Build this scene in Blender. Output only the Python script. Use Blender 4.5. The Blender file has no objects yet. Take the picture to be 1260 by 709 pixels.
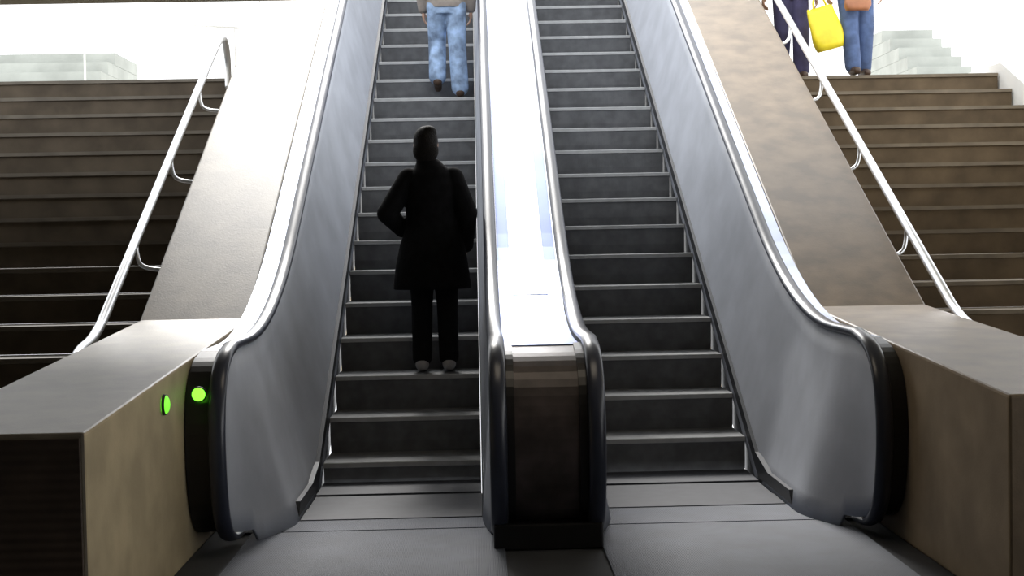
import bpy, bmesh, math, random
from mathutils import Vector, Matrix
random.seed(4)
C = bpy.context.scene.collection
T = 0.5774
# ------------------------------------------------------------------ materials
def mat(name, col, rough=0.6, metal=0.0, var=0.25, scale=6.0, bump=0.0, bscale=60.0, emis=0.0, stripes=None, spec=0.5, col2=None):
    m = bpy.data.materials.new(name); m.use_nodes = True
    nt = m.node_tree; b = nt.nodes["Principled BSDF"]
    b.inputs["Roughness"].default_value = rough
    b.inputs["Metallic"].default_value = metal
    b.inputs["Specular IOR Level"].default_value = spec
    tc = nt.nodes.new("ShaderNodeTexCoord")
    n = nt.nodes.new("ShaderNodeTexNoise"); n.inputs["Scale"].default_value = scale; n.inputs["Detail"].default_value = 6
    nt.links.new(tc.outputs["Object"], n.inputs["Vector"])
    r = nt.nodes.new("ShaderNodeValToRGB")
    c2 = col2 if col2 else tuple(c*(1-var) for c in col)
    r.color_ramp.elements[0].position = 0.35; r.color_ramp.elements[1].position = 0.68
    r.color_ramp.elements[0].color = (*c2, 1)
    r.color_ramp.elements[1].color = (*[min(1, c*(1+var*0.5)) for c in col], 1)
    nt.links.new(n.outputs["Fac"], r.inputs["Fac"])
    nt.links.new(r.outputs["Color"], b.inputs["Base Color"])
    if bump > 0:
        bp = nt.nodes.new("ShaderNodeBump"); bp.inputs["Strength"].default_value = bump; bp.inputs["Distance"].default_value = 0.01
        if stripes:
            w = nt.nodes.new("ShaderNodeTexWave"); w.bands_direction = stripes
            w.inputs["Scale"].default_value = bscale; w.inputs["Distortion"].default_value = 0
            nt.links.new(tc.outputs["Object"], w.inputs["Vector"]); nt.links.new(w.outputs["Fac"], bp.inputs["Height"])
        else:
            n2 = nt.nodes.new("ShaderNodeTexNoise"); n2.inputs["Scale"].default_value = bscale
            nt.links.new(tc.outputs["Object"], n2.inputs["Vector"]); nt.links.new(n2.outputs["Fac"], bp.inputs["Height"])
        nt.links.new(bp.outputs["Normal"], b.inputs["Normal"])
    if emis > 0:
        b.inputs["Emission Color"].default_value = (*col, 1); b.inputs["Emission Strength"].default_value = emis
    return m
M = {}
M['granite'] = mat("polished_granite", (0.19,0.162,0.122), 0.38, 0, 0.3, 5, 0.08, 90)
M['granite_e'] = mat("polished_brown_granite", (0.21,0.155,0.10), 0.38, 0, 0.3, 5, 0.08, 90)
M['beige'] = mat("beige_painted_light_side", (0.42,0.34,0.21), 0.6, 0, 0.2, 4, 0.08, 90, spec=.3)  # parapet stone lightened, light on the inner face put into the colour
M['side_lit_e'] = mat("brown_painted_light_side", (0.36,0.28,0.19), 0.6, 0, 0.2, 4, 0.08, 90, spec=.3)  # same lightened inner face for the right parapet, light painted in
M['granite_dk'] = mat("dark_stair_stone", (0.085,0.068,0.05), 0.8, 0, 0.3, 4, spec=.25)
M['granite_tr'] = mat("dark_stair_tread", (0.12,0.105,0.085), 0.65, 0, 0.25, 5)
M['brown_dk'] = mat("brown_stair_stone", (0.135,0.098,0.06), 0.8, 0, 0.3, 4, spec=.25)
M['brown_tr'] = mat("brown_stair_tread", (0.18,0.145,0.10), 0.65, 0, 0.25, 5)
M['white'] = mat("white_stone", (0.8,0.8,0.77), 0.7, 0, 0.06, 3)
M['pale'] = mat("pale_stone", (0.42,0.44,0.41), 0.7, 0, 0.15, 3)
M['riser'] = mat("step_riser_metal", (0.15,0.155,0.165), 0.75, 0.0, 0.2, 10, 0.4, 55, stripes='X', spec=.25)
M['tread'] = mat("step_tread_metal", (0.19,0.195,0.20), 0.6, 0.2, 0.2, 10, 0.4, 55, stripes='X')
M['nose_hl'] = mat("step_nose_highlight", (0.42,0.43,0.44), 0.55, 0.1, 0.12, 12)  # lighter strip paints the sky light caught by the step edge
M['comb'] = mat("comb_metal", (0.06,0.065,0.08), 0.6, 0.0, 0.12, 12, spec=.3)
M['steel'] = mat("matte_steel", (0.46,0.485,0.54), 0.65, 0.1, 0.12, 3, 0.05, 120, spec=.35)
M['deck'] = mat("deck_steel", (0.52,0.57,0.72), 0.34, 0.8, 0.1, 3)
M['cdeck'] = mat("centre_deck_steel", (0.13,0.18,0.36), 0.42, 0.7, 0.1, 3)
M['chrome'] = mat("satin_chrome", (0.8,0.82,0.85), 0.3, 0.9, 0.05, 5)
M['rubber'] = mat("handrail_rubber", (0.03,0.035,0.055), 0.3, 0.0, 0.1, 5, spec=0.6)
M['skirt'] = mat("skirt_dark", (0.03,0.033,0.04), 0.5, 0.3, 0.1, 6)
M['newel'] = mat("newel_dark_cover", (0.012,0.011,0.012), 0.35, 0.1, 0.3, 5)
M['newelb'] = mat("newel_dark_panel", (0.075,0.06,0.058), 0.38, 0.2, 0.5, 5)
M['plate'] = mat("landing_plate", (0.075,0.088,0.12), 0.58, 0.0, 0.2, 4, 0.3, 40, stripes='X', spec=.4)
M['floor'] = mat("floor_stone", (0.055,0.058,0.065), 0.6, 0, 0.25, 3, spec=.3)
M['ceil'] = mat("ceiling_concrete", (0.6,0.54,0.4), 0.8, 0, 0.1, 3)
M['dark'] = mat("dark_brown_wall", (0.10,0.07,0.05), 0.8, 0, 0.2, 3)
M['front_shade'] = mat("dark_brown_painted_shade", (0.05,0.032,0.022), 0.7, 0, 0.3, 6, 0.5, 9, stripes='Z')  # darker stone colour, shade of the camera-facing parapet front painted in
M['green'] = mat("green_lamp", (0.15,1.0,0.03), 0.4, 0, 0.0, 3, emis=3.0)
M['green_refl'] = mat("green_lamp_reflection", (0.18,0.75,0.04), 0.4, 0, 0.0, 3, emis=1.3)  # dim glow painting the green lamp's reflection in the stone
M['coat'] = mat("black_wool", (0.007,0.007,0.008), 0.95, 0, 0.3, 20, 0.2, 150, spec=0.1)
M['trou'] = mat("black_trousers", (0.008,0.008,0.009), 0.9, 0, 0.2, 20, spec=0.1)
M['shoe'] = mat("grey_shoe", (0.34,0.33,0.33), 0.6, 0, 0.2, 20)
M['brownshoe'] = mat("brown_shoe", (0.07,0.04,0.025), 0.5, 0, 0.2, 20)
M['hair'] = mat("dark_hair", (0.008,0.006,0.005), 0.7, 0, 0.4, 60, 0.5, 120, spec=0.2)
M['skin'] = mat("skin", (0.45,0.27,0.19), 0.55, 0, 0.08, 10)
M['eye'] = mat("eye_dark", (0.02,0.015,0.01), 0.2, 0, 0.1, 5)
M['jean'] = mat("faded_jeans", (0.30,0.42,0.62), 0.85, 0, 0.55, 9, 0.2, 200)
M['jean2'] = mat("blue_jeans", (0.09,0.14,0.28), 0.85, 0, 0.35, 9, 0.2, 200)
M['navy'] = mat("navy_cloth", (0.045,0.04,0.10), 0.85, 0, 0.3, 9)
M['greycloth'] = mat("grey_cloth", (0.25,0.22,0.2), 0.85, 0, 0.3, 9)
M['yellow'] = mat("yellow_plastic", (0.9,0.74,0.03), 0.4, 0, 0.12, 8, 0.3, 12)
M['tan'] = mat("tan_leather", (0.42,0.17,0.08), 0.45, 0, 0.2, 8)
# ------------------------------------------------------------------ helpers
def empty(name, loc=(0,0,0), label=None, cat=None, group=None, rotz=0):
    o = bpy.data.objects.new(name, None); o.location = loc; o.rotation_euler = (0,0,rotz)
    o.empty_display_size = 0.1
    C.objects.link(o)
    if label: o["label"] = label
    if cat: o["category"] = cat
    if group: o["group"] = group
    return o
def link(name, me, mats, parent=None, smooth=False, label=None):
    for m in (mats if isinstance(mats,(list,tuple)) else [mats]): me.materials.append(m)
    o = bpy.data.objects.new(name, me); C.objects.link(o)
    if parent: o.parent = parent
    if smooth:
        for p in me.polygons: p.use_smooth = True
    if label: o["label"] = label
    return o
def mesh(name, v, f, mats, parent=None, smooth=False, idx=None, fixn=True, label=None):
    me = bpy.data.meshes.new(name); me.from_pydata([tuple(a) for a in v], [], f); me.update()
    if idx:
        for p,i in zip(me.polygons, idx): p.material_index = i
    if fixn:
        bm = bmesh.new(); bm.from_mesh(me); bmesh.ops.recalc_face_normals(bm, faces=bm.faces[:]); bm.to_mesh(me); bm.free()
    return link(name, me, mats, parent, smooth, label)
def box(name, x0,x1,y0,y1,z0,z1, m, parent=None, bevel=0.0, label=None):
    v=[(x,y,z) for x in (x0,x1) for y in (y0,y1) for z in (z0,z1)]
    f=[(0,1,3,2),(4,6,7,5),(0,4,5,1),(2,3,7,6),(0,2,6,4),(1,5,7,3)]
    o = mesh(name, v, f, m, parent, label=label)
    if bevel:
        b=o.modifiers.new("bev",'BEVEL'); b.width=bevel; b.segments=2
    return o
def extrude_x(name, prof, x0, x1, mats, parent=None, bevel=0, idx=None, caps=(0,0)):
    n=len(prof)
    v=[(x0,y,z) for y,z in prof]+[(x1,y,z) for y,z in prof]
    f=[(i,(i+1)%n,(i+1)%n+n,i+n) for i in range(n)]+[tuple(range(n))[::-1], tuple(range(n,2*n))]
    ii = ((idx or [0]*n)+list(caps))
    o=mesh(name,v,f,mats,parent,idx=ii)
    if bevel:
        b=o.modifiers.new("bev",'BEVEL'); b.width=bevel; b.segments=2
    return o
def sweep(name, path, prof, mats, parent=None, smooth=True, label=None, x=0):
    n=len(path); k=len(prof); v=[]; f=[]
    for i,(y,z) in enumerate(path):
        a=Vector(path[max(i-1,0)]); b=Vector(path[min(i+1,n-1)]); t=(b-a).normalized()
        nr=Vector((-t.y,t.x))
        for (pa,pb) in prof: v.append((x+pa, y+nr.x*pb, z+nr.y*pb))
    for i in range(n-1):
        for j in range(k):
            f.append((i*k+j, i*k+(j+1)%k, (i+1)*k+(j+1)%k, (i+1)*k+j))
    f.append(tuple(range(k))[::-1]); f.append(tuple((n-1)*k+j for j in range(k)))
    return mesh(name,v,f,mats,parent,smooth,label=label)
def chaikin(p, it=2):
    for _ in range(it):
        q=[p[0]]
        for a,b in zip(p,p[1:]):
            q.append((a[0]*.75+b[0]*.25, a[1]*.75+b[1]*.25)); q.append((a[0]*.25+b[0]*.75, a[1]*.25+b[1]*.75))
        q.append(p[-1]); p=q
    return p
def tube3(name, pts, r, m, parent=None, seg=12, label=None):
    pts=[Vector(p) for p in pts]; v=[];f=[]; n=len(pts); u=None
    for i,p in enumerate(pts):
        t=(pts[min(i+1,n-1)]-pts[max(i-1,0)]).normalized()
        if u is None:
            u=t.orthogonal().normalized()
        u=(u-t*u.dot(t)).normalized(); w=t.cross(u)
        for j in range(seg):
            a=j*math.tau/seg; v.append(p+u*r*math.cos(a)+w*r*math.sin(a))
    for i in range(n-1):
        for j in range(seg): f.append((i*seg+j,i*seg+(j+1)%seg,(i+1)*seg+(j+1)%seg,(i+1)*seg+j))
    f.append(tuple(range(seg))[::-1]); f.append(tuple((n-1)*seg+j for j in range(seg)))
    return mesh(name,v,f,m,parent,True,label=label)
def smooth3(p,it=2):
    for _ in range(it):
        q=[p[0]]
        for a,b in zip(p,p[1:]):
            a=Vector(a);b=Vector(b); q.append(a*.75+b*.25); q.append(a*.25+b*.75)
        q.append(p[-1]); p=q
    return [tuple(a) for a in p]
def struct(o): o["kind"]="structure"; return o
# ------------------------------------------------------------------ structure
ZR=3.06   # east landing height
struct(box("floor", -9,9,-4,8.0,-0.3,0, M['floor']))
struct(box("ceiling", -9,9,-4,9.9,3.28,3.6, M['ceil']))
struct(box("wall_left", -7.8,-7.4,-4,13.1,-0.3,3.26, M['granite']))
struct(box("wall_back_light_block", -9,9,-4.3,-4,-0.3,3.6, M['dark']))  # unseen wall added to block sky light from behind the camera
struct(extrude_x("wall_right",[(6.5,-0.3),(6.5,0.0),(13.1,ZR+.10),(30,ZR+.2),(30,-0.3)],5.19,9,M['white']))
struct(box("floor_landing_west", -12,-2.01,13.44,40,2.6,3.13, M['white']))
struct(box("floor_landing_east", 2.83,5.18,13.44,40,2.6,ZR, M['white']))
struct(box("floor_upper", -1.99,2.81,17.9,40,4.9,5.2, M['white']))
# ------------------------------------------------------------------ staircases
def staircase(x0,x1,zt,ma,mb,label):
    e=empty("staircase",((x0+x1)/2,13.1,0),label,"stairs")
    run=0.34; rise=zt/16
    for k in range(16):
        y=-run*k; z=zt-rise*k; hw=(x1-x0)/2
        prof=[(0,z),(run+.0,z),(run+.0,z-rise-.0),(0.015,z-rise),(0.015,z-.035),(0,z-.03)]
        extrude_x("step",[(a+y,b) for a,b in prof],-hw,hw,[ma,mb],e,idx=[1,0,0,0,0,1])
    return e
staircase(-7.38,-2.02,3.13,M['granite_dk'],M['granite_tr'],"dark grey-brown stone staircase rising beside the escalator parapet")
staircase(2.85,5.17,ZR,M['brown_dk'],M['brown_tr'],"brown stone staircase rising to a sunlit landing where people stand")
def pale_steps(x0,x1,y0,z0,n,label):
    e=empty("outdoor_steps",((x0+x1)/2,y0,z0),label,"stairs")
    hw=(x1-x0)/2
    for k in range(n):
        box("step",-hw,hw,k*.36,(n*.36)+.8,k*.17,(k+1)*.17-.004,M['pale'],e)
pale_steps(-7.6,-4.75,16.5,3.13,6,"pale grey stone steps in bright daylight beyond the landing")
pale_steps(5.6,6.3,16.5,ZR+.21,6,"narrow pale grey steps in daylight beyond the landing")
# ------------------------------------------------------------------ stone parapets
def parapet(x0,x1,yf,ms,label,caps,zf=.84):
    prof=[(yf,0.0),(yf,zf),(8.25,1.06),(17.6,0.95+(17.6-8.1)*T),(17.6,0.0)]
    e=extrude_x("stone_parapet",[(a,b) for a,b in prof],x0,x1,ms,None,bevel=0.012,caps=caps)
    e["label"]=label; e["category"]="parapet"
    return e
pl=parapet(-2.0,-1.34,4.80,[M['granite'],M['beige']],"grey-brown polished stone parapet sloping up between escalator and dark staircase",(0,1))
box("shade_panel",-1.985,-1.355,4.786,4.80,0.005,.822,M['front_shade'],pl,.003,"dark brown painted shade on parapet front")  # thin sheet added to paint the shade on the parapet front
parapet(2.11,2.82,5.16,[M['granite_e'],M['side_lit_e']],"brown polished stone parapet sloping up between empty escalator and brown staircase",(1,0),.86)
# ------------------------------------------------------------------ escalators
loop=[(6.80,.05),(6.58,.07),(6.43,.18),(6.36,.40),(6.35,.64),(6.41,.84),(6.56,.96),(6.8,1.0)]
HR = chaikin(loop,2)+[(7.2,1.0)]
for i in range(1,13):
    t=i/12; p0=(7.2,1.0); p1=(8.1,1.0); p2=(9.1,1.0+1.0*T)
    HR.append(tuple((1-t)**2*a+2*t*(1-t)*b+t*t*c for a,b,c in zip(p0,p1,p2)))
for y in (11,13,15,16.6): HR.append((y,1+(y-8.1)*T))
for i in range(1,9):
    t=i/8; p0=(16.6,1+8.5*T); p1=(17.3,1+9.2*T); p2=(18.0,1+9.2*T)
    HR.append(tuple((1-t)**2*a+2*t*(1-t)*b+t*t*c for a,b,c in zip(p0,p1,p2)))
HR.append((18.6,1+9.2*T))
iTop=min(range(len(HR)),key=lambda i:abs(HR[i][0]-6.8)+abs(HR[i][1]-1.0)*3)
def inset(path,d):
    out=[];n=len(path)
    for i,(y,z) in enumerate(path):
        a=Vector(path[max(i-1,0)]); b=Vector(path[min(i+1,n-1)]); t=(b-a).normalized(); nr=Vector((-t.y,t.x))
        out.append((y-nr.x*d,z-nr.y*d))
    return out
def interp(pl,y):
    if y<=pl[0][0]: return pl[0][1]
    for a,b in zip(pl,pl[1:]):
        if a[0]<=y<=b[0] and b[0]>a[0]:
            return a[1]+(b[1]-a[1])*(y-a[0])/(b[0]-a[0])
    return pl[-1][1]
def zbase(y): 
    if y>17.3: return 9.2*T
    return max(0.0,(y-8.1)*T)
IN=inset(HR,0.02)
iM=min(range(len(IN)),key=lambda i:IN[i][0])
UP=IN[iM:]; LO=IN[:iM+1][::-1]
def panel(xs,xh,parent,side):
    ys=[UP[0][0]+0.001]+[6.385+.03*i for i in range(14)]+[6.8+.06*i for i in range(10)]+[7.4+.1*i for i in range(26)]+[10+.5*i for i in range(14)]+[17.1,17.3,17.6,18.0,18.5]
    v=[];f=[];R=8
    for y in ys:
        zu=interp(UP,y); zl=0.0 if y<8.1 else zbase(y)-.05
        if y<6.8: zl=interp(LO,y)
        ff=1.0 if y<6.45 else max(0.0,1-(y-6.45)/.75)
        ff=ff*ff*(3-2*ff)
        for j in range(R+1):
            z=zl+(zu-zl)*j/R; h=min(1,max(0,z-zbase(y)))**.8
            h=h+(1-h)*ff
            v.append((xs+(xh-xs)*h,y,z))
    for i in range(len(ys)-1):
        for j in range(R):
            a=i*(R+1)+j; f.append((a,a+1,a+R+2,a+R+1))
    o=mesh("balustrade_panel",v,f,M['steel'],parent,True)
    s=o.modifiers.new("sol",'SOLIDIFY'); s.thickness=0.02; s.offset=0
    return o
oval=[(0.042*math.cos(a)*1.0, 0.024*math.sin(a)) for a in [i*math.tau/12 for i in range(12)]]
def handrail(x,parent):
    return sweep("handrail",HR,oval,M['rubber'],parent,True,x=x)
def skirt(x,parent,dirn):
    x0,x1=sorted((x,x+0.03*dirn))
    prof=[(7.25,0.0),(7.35,0.10),(7.9,0.10),(8.25,0.17)]+[(17.2,9.1*T+.1),(17.2,9.1*T-.35),(8.2,-.2),(7.25,-.2)]
    return extrude_x("skirt_panel",prof,x0,x1,M['skirt'],parent)
def outer(xa,xb,parent):
    xa,xb=sorted((xa,xb)); xm=(xa+xb)/2; hw=(xb-xa)/2
    IN2=inset(HR,0.035)
    pr=[(-hw,-.01),(hw,-.01),(hw,.01),(-hw,.01)]
    sweep("deck",IN2[iTop:],pr,M['deck'],parent,False,x=xm)
    pr=[(-hw,-.12),(hw,-.12),(hw,.01),(-hw,.01)]
    sweep("newel_cover",IN2[:iTop+1],pr,M['newel'],parent,False,x=xm)
def escalator(xl,xr,hl,hr,y0,ol,orr,label):
    cx=(xl+xr)/2
    e=empty("escalator",(cx,6.35,0),label,"escalator")
    inv=Vector((cx,6.35,0))
    def P(o): 
        o.data.transform(Matrix.Translation(-inv)); return o
    kids0=set(bpy.data.objects)
    y=y0-0.8
    while y<17.1:
        z=(y-8.1)*T
        if y<y0-.5: z=0.012
        elif y<y0-.1: z=0.022
        prev=0.012 if y<y0-.1 else max(0.0,(y-.4-8.1)*T)
        rr=max(0.012,min(.26,z-prev+.03))
        if z<0.03: prof=[(0,0),(.4,0),(.4,-.06),(0,-.06)]; idx=[0,0,0,0]
        else:
            prof=[(0.004,0),(.43,0),(.43,-.03),(.05,-.03),(.05,-rr),(.028,-rr),(.012,-rr*.6),(0.006,-.034),(0,-.03),(0,-.004)]
            idx=[1,0,0,0,0,0,0,0,2,2]
        extrude_x("step",[(y+a,z+b) for a,b in prof],xl+.012,xr-.012,[M['comb'] if z<.03 else M['riser'],M['tread'],M['nose_hl']],e,idx=idx)
        y+=.4
    ybase=y0-0.8
    box("comb_plate",xl+.01,xr-.01,ybase-.30,ybase-.01,0.0,0.016,M['comb'],e)
    box("landing_plate",xl-.35 if ol is not None else xl-.10,xr+.35 if orr is not None else xr+.10,6.97,ybase-.32,0.001,0.014,M['plate'],e)
    box("landing_plate",xl-.20 if ol is not None else xl-.10,xr+.20 if orr is not None else xr+.10,5.4,6.95,0.001,0.014,M['plate'],e)
    panel(xl,hl,e,-1); panel(xr,hr,e,1)
    handrail(hl,e); handrail(hr,e)
    skirt(xl,e,-1); skirt(xr,e,1)
    if ol is not None: outer(hl,ol,e)
    if orr is not None: outer(hr,orr,e)
    for o in set(bpy.data.objects)-kids0: P(o)
    return e
escalator(-.93,.07,-1.18,.145,8.35,-1.335,None,"steel escalator carrying a standing person in a black coat")
escalator(.74,1.75,.615,1.985,8.50,None,2.105,"empty steel escalator with dark ribbed steps beside a stone parapet")
# centre balustrade
cb=empty("escalator_balustrade",(.38,6.4,0),"dark metal newel and bright steel deck between two escalators","balustrade")
IN3=inset(HR,0.03)
def shift(o): o.data.transform(Matrix.Translation((-.38,-6.4,0))); return o
shift(sweep("deck",IN3[iTop:],[(-.19,-.03),(.19,-.03),(.19,0),(-.19,0)],M['cdeck'],cb,False,x=.38))
shift(sweep("deck_cover",IN3[iTop+8:],[(-.115,-.006),(.115,-.006),(.110,.004),(-.110,.004)],M['chrome'],cb,False,x=.38))
shift(sweep("newel_panel",inset(HR,.035)[:iTop+1],[(-.19,-.1),(.19,-.1),(.19,0),(-.19,0)],M['newelb'],cb,False,x=.38))
for sx in (.165,.595):
    pr=[(-.06,-.1),(.06,-.1),(.06,.0),(-.06,.0)]
    shift(sweep("newel_side",inset(HR,.022)[:iTop+1],pr,M['newel'],cb,False,x=sx))
shift(box("base",.115,.645,6.46,8.1,0.001,.13,M['newel'],cb,0.01))
# ------------------------------------------------------------------ stair handrails
def stair_rail(x,xp,label,top):
    e=empty("stair_handrail",(x,8.0,0.2),label,"handrail")
    d=1 if xp>x else -1
    def zr(y): return 1.1+(y-8.1)*T
    pts=[(xp+.0*d,7.42,.83),(x+.04*d,7.42,.86),(x,7.5,.92),(x,7.9,zr(7.9)),(x,8.3,zr(8.3)),(x,10.5,zr(10.5)),(x,top,zr(top)),(x,top+.3,zr(top)+.1),(x,top+.45,zr(top)-.05),(x,top+.45,zr(top)-.35)]
    o=tube3("rail",smooth3(pts,2),.030,M['chrome'],e); o.data.transform(Matrix.Translation((-x,-8.0,-.2)))
    y=8.9
    while y<top+.1:
        z=zr(y)
        p=[(x,y,z-.02),(x,y,z-.10),(x+.03*d,y-.02,z-.19),(xp+.04*d,y-.03,z-.21)]
        o=tube3("bracket",smooth3(p,2),.014,M['chrome'],e); o.data.transform(Matrix.Translation((-x,-8.0,-.2)))
        y+=1.08
    return e
stair_rail(-2.17,-2.0,"polished steel stair handrail on curved brackets beside dark staircase",11.9)
stair_rail(2.91,2.82,"polished steel stair handrail on curved brackets fixed to stone parapet",13.6)
g=empty("guard_rail",(-3.2,14.6,3.13),"thin white metal guard rail on the bright landing","railing")
tube3("rail",[(-.95,0,.85),(.75,0,.72)],.012,M['white'],g)
for px in(-.9,.7): tube3("post",[(px,0,0),(px,0,.80 if px<0 else .72)],.010,M['white'],g)
# indicator lamp, plus a glowing disc imitating its reflection in the stone
def lamp(loc,axis,m,label,sc=1):
    bm=bmesh.new(); bmesh.ops.create_uvsphere(bm,u_segments=20,v_segments=10,radius=.034*sc,matrix=Matrix.Diagonal((1,.5,1,1)))
    me=bpy.data.meshes.new("lamp"); bm.to_mesh(me); bm.free()
    e=empty("indicator_lamp_or_reflection",loc,label,"indicator light")
    if axis=='x': e.rotation_euler=(0,0,math.pi/2)
    link("lens",me,m,e,True)
    bm=bmesh.new(); bmesh.ops.create_cone(bm,cap_ends=True,segments=24,radius1=.038*sc,radius2=.036*sc,depth=.012,matrix=Matrix.Rotation(math.pi/2,4,'X'))
    me=bpy.data.meshes.new("bezel"); bm.to_mesh(me); bm.free(); link("bezel",me,M['skirt'],e)
lamp((-1.265,6.385,.80),'y',M['green'],"small glowing green round indicator light on escalator newel")
lamp((-1.330,5.98,.80),'x',M['green_refl'],"dim green painted reflection of the lamp on stone parapet",1.25)
# ------------------------------------------------------------------ people
def ell(bm,c,r,rot=None):
    m=Matrix.Translation(c)
    if rot is not None: m=m@rot
    m=m@Matrix.Diagonal((*r,1))
    bmesh.ops.create_uvsphere(bm,u_segments=20,v_segments=14,radius=1,matrix=m)
def limb(bm,pts,rads,sub=True):
    pts=[Vector(p) for p in pts]
    for p,r in zip(pts,rads): ell(bm,p,(r,r,r))
    for a,b,ra,rb in zip(pts,pts[1:],rads,rads[1:]):
        d=b-a
        m=Matrix.Translation((a+b)/2)@d.to_track_quat('Z','Y').to_matrix().to_4x4()
        bmesh.ops.create_cone(bm,cap_ends=True,segments=18,radius1=ra,radius2=rb,depth=d.length,matrix=m)
def loft(bm,rings,seg=28):
    vs=[]
    for (z,cx,cy,rx,ry) in rings:
        vs.append([bm.verts.new((cx+rx*math.cos(t),cy+ry*math.sin(t),z)) for t in [i*math.tau/seg for i in range(seg)]])
    for a,b in zip(vs,vs[1:]):
        for i in range(seg): bm.faces.new((a[i],a[(i+1)%seg],b[(i+1)%seg],b[i]))
    bm.faces.new(vs[0][::-1]); bm.faces.new(vs[-1])
def fin(name,bm,m,parent,vox=.008,sm=4,label=None):
    bmesh.ops.recalc_face_normals(bm,faces=bm.faces[:])
    me=bpy.data.meshes.new(name); bm.to_mesh(me); bm.free()
    o=link(name,me,m,parent,False,label)
    r=o.modifiers.new("rm",'REMESH'); r.mode='VOXEL'; r.voxel_size=vox; r.use_smooth_shade=True
    s=o.modifiers.new("sm",'SMOOTH'); s.factor=.5; s.iterations=sm
    return o
def hand(bm,elbow,wrist,palm_n,thumb_s,curl=0.5):
    w=Vector(wrist); d=(w-Vector(elbow)).normalized(); n=Vector(palm_n).normalized(); n=(n-d*n.dot(d)).normalized(); s=d.cross(n).normalized()*thumb_s
    R=Matrix((s,d,n)).transposed().to_4x4()
    ell(bm,w+d*.05,(.042,.055,.017),R)
    for i,L in enumerate((.072,.082,.076,.058)):
        b=w+d*.088+s*(.033-.022*i)
        dd=d; pts=[b]; 
        for j,fr in enumerate((.45,.32,.25)):
            dd=(dd+n*curl*(.5 if j==0 else .9)).normalized(); pts.append(pts[-1]+dd*L*fr)
        limb(bm,[w+d*.05+s*(.028-.019*i)]+pts,[.009,.0088,.008,.0075,.007])
    b=w+d*.022+s*.03
    limb(bm,[b,b+d*.025+s*.022+n*.008,b+d*.055+s*.026+n*.02],[.012,.0105,.009])
def person(loc,rotz,J,cl,label,vox=.008):
    e=empty("person",loc,label,"person",rotz=rotz)
    hc=J.get('lean',(0,0)); hx,hy=hc
    bm=bmesh.new()
    H=Vector((hx,hy,J['head']))
    ell(bm,H+Vector((0,0,.0)),(.073,.092,.105)); ell(bm,H+Vector((0,.03,-.065)),(.054,.058,.055))
    ell(bm,H+Vector((0,.095,-.015)),(.012,.022,.022)); ell(bm,H+Vector((0,.093,.012)),(.009,.012,.022))
    ell(bm,H+Vector((0,.084,-.058)),(.024,.010,.007)); ell(bm,H+Vector((0,.084,-.067)),(.020,.010,.006))
    for sx in(-1,1): ell(bm,H+Vector((.078*sx,-.005,-.012)),(.009,.018,.030)); ell(bm,H+Vector((.03*sx,.083,.025)),(.022,.01,.006))
    limb(bm,[H+Vector((0,-.012,-.07)),(hx*.7,hy*.7-.01,J['head']-.17)],[.052,.056])
    zt=J['head']-.20
    ph=J.get('pelvis',.90); pcx=J.get('pcx',0)
    loft(bm,[(ph-.06,pcx,0,.13,.09),(ph+.02,pcx,0,.155,.10),(ph+.15,pcx*.7,0,.125,.09),(ph+.32,pcx*.3,0,.14,.095),(zt-.05,0,0,.155,.10),(zt,0,0,.12,.08),(zt+.04,0,0,.05,.05)])
    for s in('L','R'):
        a=J['arm'+s]; limb(bm,a,[.052,.038,.026]); hand(bm,a[1],a[2],J.get('palm'+s,(1 if s=='L' else -1,0,0)),J.get('th'+s,1),J.get('curl',.45))
        l=J['leg'+s]; limb(bm,l,[.085,.052,.036]); an=Vector(l[2]); limb(bm,[an+Vector((0,-.02,-.03)),an+Vector((0,.11,-.045))],[.033,.026])
    fin("body",bm,M['skin'],e,vox,3)
    for s in(-1,1):
        bm=bmesh.new(); ell(bm,H+Vector((.03*s,.083,.008)),(.011,.008,.007)); me=bpy.data.meshes.new("eye"); bm.to_mesh(me); bm.free(); link("eye",me,M['eye'],e,True)
    bm=bmesh.new(); ell(bm,H+Vector((0,-.016,.018)),(.086,.096,.105)); 
    if cl.get('long'): ell(bm,H+Vector((0,-.045,-.05)),(.09,.06,.09)); ell(bm,H+Vector((.02,-.03,.075)),(.06,.06,.05))
    fin("hair",bm,cl['hair'],e,.008,2)
    bm=bmesh.new()
    loft(bm,[(ph-.10,pcx,0,.15,.11),(ph+.0,pcx,0,.172,.118),(ph+.12,pcx*.8,0,.15,.105)])
    for s in('L','R'):
        l=[Vector(p) for p in J['leg'+s]]; end=l[2]+(l[1]-l[2]).normalized()*.015
        r=cl.get('legr',(.10,.072,.062)); limb(bm,[l[0],l[1],end],r)
    fin("trousers",bm,cl['trou'],e,vox,3)
    bm=bmesh.new(); loft(bm,cl['coat'](ph,zt))
    for s in('L','R'):
        a=[Vector(p) for p in J['arm'+s]]; limb(bm,[a[0],a[1],a[2]-(a[2]-a[1]).normalized()*.01],cl.get('slr',(.078,.06,.048)))
    fin(cl.get('cname',"jacket"),bm,cl['top'],e,vox,cl.get('csm',4))
    bm=bmesh.new(); limb(bm,[(hx*.8,hy*.8-.01,zt+.02),(hx,hy-.012,zt+.075)],[.082,.070]); fin("collar",bm,cl['top'],e,.01,2)
    for s in('L','R'):
        an=Vector(J['leg'+s][2]); bm=bmesh.new(); tilt=J.get('toe'+s,0)
        limb(bm,[an+Vector((0,-.03,-.035)),an+Vector((0,.06,-.045)),an+Vector((0,.15,-.055+tilt))],[.046,.043,.036])
        limb(bm,[an+Vector((0,-.01,.02)),an+Vector((0,-.02,-.03))],[.044,.048])
        fin("shoe",bm,cl['shoe'],e,.008,2)
    return e
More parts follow.
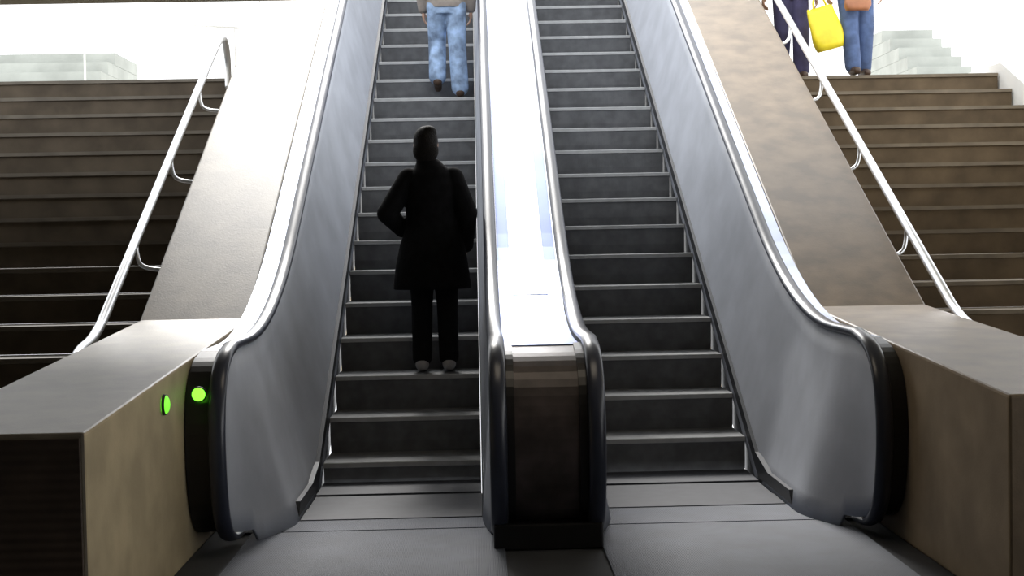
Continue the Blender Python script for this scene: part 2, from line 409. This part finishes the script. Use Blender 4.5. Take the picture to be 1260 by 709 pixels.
def coat_long(ph,zt):
    return [(.575,-.005,0,.27,.18),(.62,-.005,0,.268,.18),(.75,-.005,0,.25,.17),(.88,.0,0,.225,.155),(1.0,.005,0,.185,.14),(1.12,0,0,.178,.135),(1.28,0,0,.19,.135),(1.36,0,0,.165,.12),(1.41,0,0,.115,.10),(1.47,-.02,0,.07,.07)]
Jm=dict(head=1.575,armL=[(-.152,0,1.335),(-.30,-.07,1.10),(-.205,.10,.99)],armR=[(.152,0,1.335),(.245,-.05,1.10),(.225,.06,.87)],
   legL=[(-.075,0,.84),(-.08,.02,.46),(-.085,0,.09)],legR=[(.09,0,.84),(.095,.02,.46),(.10,-.0,.09)],pelvis=.86,pcx=.01,palmL=(1,0,0),palmR=(-1,0,0),thL=-1,thR=1,lean=(-.03,.0))
person((-.25,9.33,(9.15-8.1)*T+.0),0,Jm,dict(hair=M['hair'],long=True,trou=M['trou'],top=M['coat'],coat=coat_long,cname="coat",shoe=M['shoe'],slr=(.078,.072,.06),legr=(.10,.074,.068)),
   "person in long black coat standing on escalator, hand in pocket",.007)
def jacket(ph,zt):
    return [(ph-.04,0,0,.185,.13),(ph+.0,0,0,.19,.135),(ph+.15,0,0,.17,.125),(ph+.3,0,0,.185,.13),(zt-.06,0,0,.195,.125),(zt-.0,0,0,.16,.10),(zt+.05,0,0,.065,.065)]
zs=(12.75+.4-8.1)*T
Jt=dict(head=1.60,armL=[(-.18,0,1.38),(-.25,-.03,1.12),(-.23,.06,.88)],armR=[(.18,0,1.38),(.25,-.03,1.12),(.24,.06,.88)],
   legL=[(-.09,0,.90),(-.10,.14,.58),(-.10,.02,.21)],legR=[(.09,0,.90),(.10,.02,.49),(.12,-.02,.095)],pelvis=.92,thL=-1,thR=1,toeL=-.03)
person((-.20,13.30,zs),0,Jt,dict(hair=M['hair'],trou=M['jean'],top=M['greycloth'],coat=jacket,shoe=M['brownshoe'],legr=(.105,.088,.085)),
   "person in faded blue jeans and brown shoes climbing the escalator")
Jb=dict(head=1.60,armL=[(-.18,0,1.38),(-.24,-.03,1.12),(-.25,.04,.86)],armR=[(.18,0,1.38),(.25,-.03,1.12),(.28,.05,.86)],
   legL=[(-.08,0,.90),(-.09,.05,.49),(-.09,-.04,.095)],legR=[(.08,0,.90),(.08,.10,.50),(.06,.14,.095)],pelvis=.92,thL=-1,thR=1,curl=.8)
person((3.84,13.36,ZR),math.pi,Jb,dict(hair=M['hair'],long=True,trou=M['jean2'],top=M['navy'],coat=jacket,shoe=M['brownshoe'],legr=(.105,.085,.08)),
   "person in blue jeans and dark jacket at stair top, carrying bags")
Jc=dict(Jb); Jc['legL']=[(-.08,0,.90),(-.08,.10,.50),(-.08,.10,.095)]; Jc['legR']=[(.08,0,.90),(.085,.03,.49),(.09,-.10,.095)]
person((3.26,13.62,ZR),math.pi,Jc,dict(hair=M['hair'],trou=M['navy'],top=M['navy'],coat=jacket,shoe=M['brownshoe'],legr=(.105,.085,.08)),
   "person in navy trousers and jacket walking beside the stair handrail")
def bag(name,loc,w,d,h,m,label,cat,taper=.8):
    e=empty(name,loc,label,cat)
    v=[];f=[];seg=24;rows=8
    for j in range(rows+1):
        t=j/rows; k=(1-(1-taper)*t**2)*(0.80+.2*math.sin(min(1,t*3)*math.pi/2))
        for i in range(seg):
            a=i*math.tau/seg; cx=math.copysign(abs(math.cos(a))**.55,math.cos(a)); sy=math.copysign(abs(math.sin(a))**.7,math.sin(a))
            v.append((w/2*k*cx*(1+.04*math.sin(5*t+3*a)), d/2*(1-.7*t*t)*k*sy, h*t+.012*math.sin(4*a)*t))
    for j in range(rows):
        for i in range(seg): f.append((j*seg+i,j*seg+(i+1)%seg,(j+1)*seg+(i+1)%seg,(j+1)*seg+i))
    f.append(tuple(range(seg))[::-1]); f.append(tuple(rows*seg+i for i in range(seg)))
    mesh("bag_body",v,f,m,e,True)
    for s in(-1,1):
        tube3("bag_handle",smooth3([(-w*.22,s*.012,h-.02),(-w*.15,s*.01,h+.10),(0,s*.006,h+.14),(w*.15,s*.01,h+.10),(w*.22,s*.012,h-.02)],2),.007,m,e)
    return e
b=bag("shopping_bag",(3.56,13.22,ZR+.27),.32,.14,.42,M['yellow'],"bright yellow plastic shopping bag hanging from a hand","bag")
b.rotation_euler=(0,math.radians(-14),0)
bag("handbag",(3.80,13.12,ZR+.63),.27,.10,.20,M['tan'],"tan brown leather handbag held beside blue jeans","bag")
# ------------------------------------------------------------------ light
w=bpy.data.worlds.new("World"); bpy.context.scene.world=w; w.use_nodes=True
bg=w.node_tree.nodes["Background"]; bg.inputs[0].default_value=(0.97,0.985,1.0,1); bg.inputs[1].default_value=2.3
s=bpy.data.lights.new("sun",'SUN'); s.energy=3.6; s.angle=math.radians(18); s.color=(1,.97,.93)
so=bpy.data.objects.new("sun",s); C.objects.link(so)
az=math.radians(-6); el=math.radians(40)
dv=Vector((math.sin(az)*math.cos(el),math.cos(az)*math.cos(el),math.sin(el)))
so.rotation_euler=(-dv).to_track_quat('-Z','Y').to_euler(); so.location=(0,20,12)
a=bpy.data.lights.new("fill_light",'AREA'); a.shape='RECTANGLE'; a.size=1.6; a.size_y=1.2; a.energy=12; a.color=(1,.86,.68)  # added warm fill without a fixture, brightens the parapet inner faces
ao=bpy.data.objects.new("fill_light",a); ao.location=(.4,5.8,3.2); C.objects.link(ao)
# ------------------------------------------------------------------ camera
cam=bpy.data.cameras.new("cam"); cam.sensor_width=36; cam.lens=1660/1260*36; cam.clip_end=300
co=bpy.data.objects.new("camera",cam); C.objects.link(co)
yaw=math.atan(40/1660); p=math.radians(1.86); ro=math.radians(1.1)
fw=Vector((math.sin(yaw)*math.cos(p),math.cos(yaw)*math.cos(p),-math.sin(p)))
r0=Vector((math.cos(yaw),-math.sin(yaw),0)); u0=r0.cross(fw)
up=u0*math.cos(ro)+r0*math.sin(ro); rt=r0*math.cos(ro)-u0*math.sin(ro)
co.matrix_world=Matrix.Translation((.07,0,1.48))@Matrix((rt,up,-fw)).transposed().to_4x4()
bpy.context.scene.camera=co
bpy.context.scene.view_settings.view_transform='Standard'
